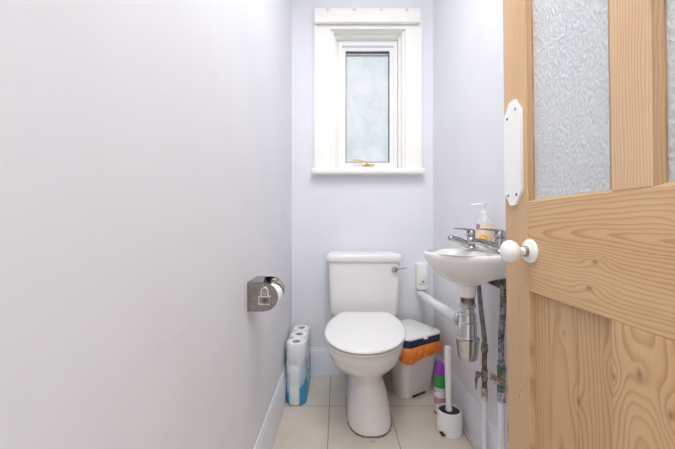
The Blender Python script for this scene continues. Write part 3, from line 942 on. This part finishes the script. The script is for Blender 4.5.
R.append(inner(0.100, 0.143, 0.425, BYC, 0.8222))
R.append(inner(0.094, 0.137, 0.425, BYC, 0.8195))
R.append(inner(0.089, 0.131, 0.426, BYC, 0.812))
R.append(inner(0.083, 0.120, 0.428, BYC + 0.001, 0.79))
R.append(inner(0.070, 0.098, 0.433, BYC + 0.003, 0.762))
R.append(inner(0.050, 0.065, 0.445, BYC + 0.007, 0.742))
R.append(inner(0.022, 0.022, 0.468, BYC + 0.012, 0.735, 2.0))
rings(bm, R)
finish('bowl', bm, M['ceramic'], ba, 55)
bm = B()
lathe(bm, [(0.042, 0.720), (0.036, 0.706), (0.033, 0.694), (0.0315, 0.678), (0.030, 0.666), (0.0275, 0.660), (0.0245, 0.6585)], (DRN.x - 0.003, DRN.y, 0), seg=40)
finish('waste_boss', bm, M['ceramic'], ba, 55)
bm = B(); lathe(bm, [(0.021, 0.7352), (0.021, 0.737), (0.012, 0.7375)], (0.468, BYC + 0.012, 0), seg=24); finish('plughole', bm, M['chrome'], ba)
bm = B()    # cast bracket under the ledge, against the wall
for yy in (1.055,):
    prism(bm, [(XR - 0.001, 0.69), (XR - 0.001, 0.745), (0.505, 0.735), (0.520, 0.718), (0.56, 0.70)], lambda u, v, t: (u, yy + t, v), -0.012, 0.012, 0.002)
finish('wall_bracket', bm, M['greymetal'], ba)

# ---- taps: one master copied
def make_tap(bx, by, bz, ang, ln, label):
    """Lever basin tap; ang turns the spout (0 = straight away from the wall, towards -X)."""
    t = thing('basin_tap', (bx, by, bz), label, 'tap', 'chrome taps on the basin')
    RT = Matrix.Translation((bx, by, bz)) @ Matrix.Rotation(ang, 4, 'Z')
    def P(f, s, z): return RT @ Vector((-f, s, z))
    bm = B(); lathe(bm, [(0.023, 0), (0.023, 0.004), (0.0195, 0.008), (0.0175, 0.03), (0.0175, 0.042), (0.015, 0.046)], (bx, by, bz), seg=28)
    finish('tap_body', bm, M['chrome'], t)
    bm = B()
    pts = curve([P(0.0, 0, 0.012), P(0.03, 0, 0.020), P(ln * 0.7, 0, 0.033), P(ln, 0, 0.038)], 5)
    rr = [0.0155 - 0.0055 * min(1, i / (len(pts) - 1) * 1.1) for i in range(len(pts))]
    tube(bm, pts, rr, 18)
    d = (P(ln, 0, 0.038) - P(ln * 0.7, 0, 0.033)).normalized()
    lathe(bm, [(0.0095, -0.010), (0.0122, -0.006), (0.0122, 0.007), (0.0095, 0.011), (0.0003, 0.0122)], P(ln, 0, 0.038), d, 20)
    finish('spout', bm, M['chrome'], t)
    bm = B()
    lathe(bm, [(0.0175, 0.0465), (0.0205, 0.049), (0.0205, 0.061), (0.0170, 0.068), (0.004, 0.070)], (bx, by, bz), seg=24)
    # blade: rises from the cap and sweeps forward, thinning to its tip
    rs = []
    for f, z, w, th in ((-0.012, 0.064, 0.012, 0.006), (0.0, 0.0695, 0.0125, 0.006), (0.02, 0.073, 0.0115, 0.0045), (0.045, 0.0755, 0.0105, 0.0032), (0.066, 0.0765, 0.009, 0.0026), (0.074, 0.0765, 0.006, 0.002)):
        rs.append([P(f, -w, z - th), P(f, w, z - th), P(f, w * 1.02, z), P(f, w * 0.7, z + th * 0.8), P(f, -w * 0.7, z + th * 0.8), P(f, -w * 1.02, z)])
    rings(bm, rs)
    finish('lever', bm, M['chrome'], t)
    return t
make_tap(0.515, 1.150, 0.8285, math.radians(10), 0.083, 'chrome lever tap on the basin farther from the door')
make_tap(0.546, 1.005, 0.8285, math.radians(2), 0.097, 'chrome lever tap on the basin closest to the door')

# ---- soap bottle
sx, sy, sz = 0.533, 1.092, 0.8295
so = thing('soap_dispenser', (sx, sy, sz), 'clear pump soap bottle with cream and orange label on the basin', 'soap bottle')
def srng(z, w, d, n=2.8): return [(x, y, sz + z) for x, y in supell(sx, sy, d * 1.08, w * 1.08, n, 36)]
bm = B()
rings(bm, [srng(0, 0.028, 0.019), srng(0.004, 0.031, 0.021), srng(0.05, 0.032, 0.022), srng(0.092, 0.031, 0.021), srng(0.108, 0.026, 0.018, 2.4), srng(0.118, 0.016, 0.014, 2.1), srng(0.122, 0.012, 0.012, 2.0)])
finish('bottle', bm, M['soapclear'], so)
bm = B()
rings(bm, [srng(0.010, 0.0325, 0.0225), srng(0.05, 0.0327, 0.0227), srng(0.092, 0.0318, 0.0218)], False, False)
finish('label_band', bm, M['soaplabel'], so)
bm = B()
lathe(bm, [(0.0135, 0.121), (0.0135, 0.137), (0.010, 0.139), (0.004, 0.140), (0.004, 0.156), (0.010, 0.157), (0.011, 0.168), (0.008, 0.1695)], (sx, sy, sz), seg=22)
tube(bm, curve([(sx, sy, sz + 0.163), (sx - 0.02, sy + 0.014, sz + 0.1645), (sx - 0.034, sy + 0.024, sz + 0.161)], 4), 0.0042, 10)
finish('pump', bm, M['plastic'], so)

# ------------------------------------------------------------------ bottle trap and waste
tr = thing('bottle_trap', (DRN.x, DRN.y, 0.42), 'dull chrome bottle trap hanging under the white basin', 'waste trap')
tx, ty = DRN.x, DRN.y
bm = B(); lathe(bm, [(0.024, 0.636), (0.024, 0.6578)], (tx, ty, 0), seg=28); finish('tailpiece', bm, M['copper'], tr)
bm = B(); lathe(bm, [(0.026, 0.622), (0.0295, 0.625), (0.0295, 0.635), (0.026, 0.638)], (tx, ty, 0), seg=10); finish('top_nut', bm, M['dullchrome'], tr)
bm = B(); lathe(bm, [(0.0235, 0.600), (0.022, 0.612), (0.0235, 0.624)], (tx, ty, 0), seg=28); finish('inlet_stem', bm, M['dullchrome'], tr)
bm = B(); lathe(bm, [(0.027, 0.570), (0.0295, 0.573), (0.0295, 0.598), (0.027, 0.601)], (tx, ty, 0), seg=12); finish('union_nut', bm, M['dullchrome'], tr)
bm = B()
lathe(bm, [(0.0003, 0.432), (0.020, 0.4325), (0.029, 0.436), (0.0325, 0.443), (0.036, 0.475), (0.039, 0.503), (0.0405, 0.506), (0.0405, 0.5115), (0.034, 0.514), (0.0315, 0.52), (0.031, 0.567), (0.027, 0.571)], (tx, ty, 0), seg=40)
finish('trap_bottle', bm, M['dullchrome'], tr)
Wp = [Vector((0.500, 1.806, 0.500)), Vector((0.4985, 1.72, 0.506)), Vector((0.4915, 1.50, 0.520)), Vector((0.4775, 1.25, 0.545)), Vector((0.4715, 1.150, 0.574))]
wd = (Vector((tx, ty, 0.566)) - Wp[3]).normalized()
bm = B()
e = Vector((tx, ty, 0.566)) - wd * 0.026
tube(bm, [e, e - wd * 0.020], 0.021, 20)
lathe(bm, [(0.0245, 0.0), (0.031, 0.003), (0.031, 0.017), (0.026, 0.022)], e - wd * 0.018 - wd * 0.022, wd, 12)
finish('outlet_nut', bm, M['dullchrome'], tr)
wp = thing('waste_pipe', Wp[0], 'white plastic waste pipe running from the chrome trap to the wall', 'pipe')
bm = B()
path = [Vector((0.502, 1.823, 0.4985)), Vector((0.501, 1.800, 0.500))] + Wp[1:4] + [e - wd * 0.036]
cv = curve(path, 8)
tube(bm, cv, 0.0215, 20)
finish('pipe_run', bm, M['plastic'], wp)
# white box over the pipe's end
px = thing('pipe_cover_box', (0.519, YB, 0.6), 'white plastic box with tiny dark screw on wall by pipe end', 'box')
bm = B()
rings(bm, [[(x, y, z) for x, z in rrect(0.477 + i, 0.550 - i, 0.524 + i, 0.687 - i, 0.014)] for y, i in ((YB, 0), (YB - 0.030, 0), (YB - 0.036, 0.004))])
finish('mounting_box', bm, M['plastic'], px)
bm = B()
rings(bm, [[(x, y, z) for x, z in rrect(0.486 + i, 0.541 - i, 0.562 + i, 0.678 - i, 0.008)] for y, i in ((YB - 0.0355, 0), (YB - 0.042, 0.001), (YB - 0.045, 0.005))])
finish('cover', bm, M['plastic'], px)
bm = B(); lathe(bm, [(0.0055, 0), (0.0045, 0.0025)], (0.5135, YB - 0.0445, 0.577), (0, -1, 0), 14); finish('screw', bm, M['black'], px)

# ------------------------------------------------------------------ water pipes on the right wall
def valve(parent, x, y, z, mbody, s=1.0, lever=True):
    bm = B()
    lathe(bm, [(0.009 * s, -0.022), (0.0125 * s, -0.020), (0.0125 * s, -0.008), (0.010 * s, -0.006), (0.011 * s, 0.006), (0.0125 * s, 0.008), (0.0125 * s, 0.020), (0.009 * s, 0.022)], (x, y, z), seg=8)
    v = finish('valve_body', bm, mbody, parent)
    bm = B()
    tube(bm, [(x - 0.006, y, z), (x - 0.026, y - 0.004, z + 0.003)], [0.0075, 0.0065], 10)
    lathe(bm, [(0.011, -0.004), (0.012, 0), (0.011, 0.004)], (x - 0.027, y - 0.004, z + 0.003), (-1, -0.2, 0.1), 8)
    if lever:
        tube(bm, curve([(x - 0.028, y - 0.004, z + 0.003), (x - 0.034, y - 0.006, z - 0.018), (x - 0.034, y - 0.006, z - 0.052)], 4), [0.006, 0.0058, 0.0056, 0.0052, 0.005, 0.0045, 0.004, 0.0038, 0.0032], 8)
    else:
        tube(bm, [(x - 0.030, y - 0.016, z + 0.014), (x - 0.030, y + 0.010, z - 0.008)], [0.005, 0.004], 8)
        tube(bm, [(x - 0.030, y - 0.014, z - 0.014), (x - 0.030, y + 0.010, z + 0.016)], [0.004, 0.005], 8)
    finish('valve_handle', bm, M['oldbrass'], v)
ppx, ppy = 0.556, 1.135
p1 = thing('water_pipe', (ppx, ppy, 0), 'copper water pipe with lever valve running down beside the chrome trap', 'pipe', 'water pipes under the basin')
bm = B(); tube(bm, curve([(0.538, 1.150, 0.715), (0.541, 1.148, 0.68), (0.548, 1.142, 0.58), (ppx, ppy, 0.49), (ppx, ppy, 0.465)], 8), 0.0085, 16); finish('flexible_tail', bm, M['greymetal'], p1)
bm = B(); lathe(bm, [(0.010, 0.438), (0.0135, 0.441), (0.0135, 0.452), (0.011, 0.456), (0.0125, 0.459), (0.0125, 0.468), (0.009, 0.471)], (ppx, ppy, 0), seg=8); finish('compression_nut', bm, M['oldbrass'], p1)
bm = B(); tube(bm, [(ppx, ppy, 0.438), (ppx, ppy, 0.372)], 0.0092, 16); finish('copper_run', bm, M['copper'], p1)
valve(p1, ppx, ppy, 0.352, M['oldbrass'])
bm = B(); tube(bm, [(ppx, ppy, 0.333), (ppx, ppy, 0.302)], 0.0092, 16); finish('copper_run', bm, M['copper'], p1)
bm = B(); lathe(bm, [(0.010, 0.256), (0.0125, 0.259), (0.0125, 0.272), (0.0105, 0.275), (0.0135, 0.280), (0.0135, 0.298), (0.010, 0.303)], (ppx, ppy, 0), seg=8); finish('coupling', bm, M['limescale'], p1)
bm = B(); tube(bm, [(ppx, ppy, 0.258), (ppx, ppy, 0.1), (ppx, ppy, 0.0)], 0.0098, 16); finish('painted_run', bm, M['painted'], p1)
qx, qy = 0.557, 1.020
p2 = thing('water_pipe', (qx, qy, 0), 'blackened water pipe with green corroded valve between trap and door', 'pipe', 'water pipes under the basin')
bm = B(); tube(bm, curve([(qx + 0.004, qy - 0.004, 0.722), (qx + 0.004, qy - 0.004, 0.64), (qx, qy, 0.55), (qx, qy, 0.458)], 8), 0.0098, 16); finish('upper_run', bm, M['spotted'], p2)
bm = B(); lathe(bm, [(0.010, 0.418), (0.0135, 0.421), (0.014, 0.438), (0.0115, 0.442), (0.0115, 0.456), (0.0095, 0.460)], (qx, qy, 0), seg=10); finish('corroded_joint', bm, M['verdigris'], p2)
valve(p2, qx, qy, 0.398, M['oldbrass'], 1.1, False)
bm = B(); lathe(bm, [(0.0125, 0.352), (0.0145, 0.356), (0.0145, 0.372), (0.0115, 0.377)], (qx, qy, 0), seg=8); finish('corroded_nut', bm, M['verdigris'], p2)
bm = B(); lathe(bm, [(0.0095, 0.316), (0.0135, 0.319), (0.0145, 0.326), (0.0145, 0.353), (0.012, 0.355)], (qx, qy, 0), seg=8); finish('coupling', bm, M['limescale'], p2)
bm = B(); tube(bm, [(qx, qy, 0.318), (qx, qy, 0.10), (qx, qy, 0.0)], 0.0105, 16); finish('painted_run', bm, M['painted'], p2)
gw = thing('earth_cable', (0.576, 1.008, 0), 'thin green cable trailing down beside the blackened pipe', 'cable')
bm = B(); tube(bm, curve([(qx + 0.010, qy - 0.006, 0.372), (0.574, 1.012, 0.36), (0.577, 1.006, 0.30), (0.574, 1.008, 0.24), (0.576, 1.009, 0.19)], 6), 0.0026, 8); finish('sleeve', bm, M['greenwire'], gw)

# ------------------------------------------------------------------ light
w = bpy.data.worlds.new('daylight'); scn.world = w
w.use_nodes = True
bg = w.node_tree.nodes['Background']
bg.inputs[0].default_value = (0.93, 0.97, 1.0, 1)
bg.inputs[1].default_value = 0.75
def area(name, loc, rot, sx_, sy_, power, col=(1, 1, 1)):
    l = bpy.data.lights.new(name, 'AREA'); l.shape = 'RECTANGLE'; l.size = sx_; l.size_y = sy_
    l.energy = power; l.color = col
    o = bpy.data.objects.new(name, l); COL.objects.link(o)
    o.location = loc; o.rotation_euler = rot
    return o
area('ceiling_lamp', (0.10, 0.45, ZC - 0.02), (0, 0, 0), 0.5, 0.9, 13.5, (0.975, 0.99, 1.0))
area('hallway_fill', (0.05, -0.65, 2.1), (math.radians(62), 0, 0), 0.7, 0.5, 2.5, (0.975, 0.99, 1.0))  # added fill light behind the viewpoint, not a known lamp

# ------------------------------------------------------------------ camera
cam = bpy.data.cameras.new('camera'); cam.sensor_width = 36; cam.lens = 16.0; cam.clip_start = 0.01
co = bpy.data.objects.new('camera', cam); COL.objects.link(co)
co.location = (0, 0, CAMZ); co.rotation_euler = (PI / 2, 0, 0)
scn.camera = co
vs = scn.view_settings
vs.view_transform = 'Standard'; vs.look = 'None'; vs.gamma = 1.0; vs.use_curve_mapping = False
vs.exposure = 0.37
scn.cycles.use_denoising = True
scn.cycles.max_bounces = 16
scn.cycles.diffuse_bounces = 8
scn.cycles.transparent_max_bounces = 16
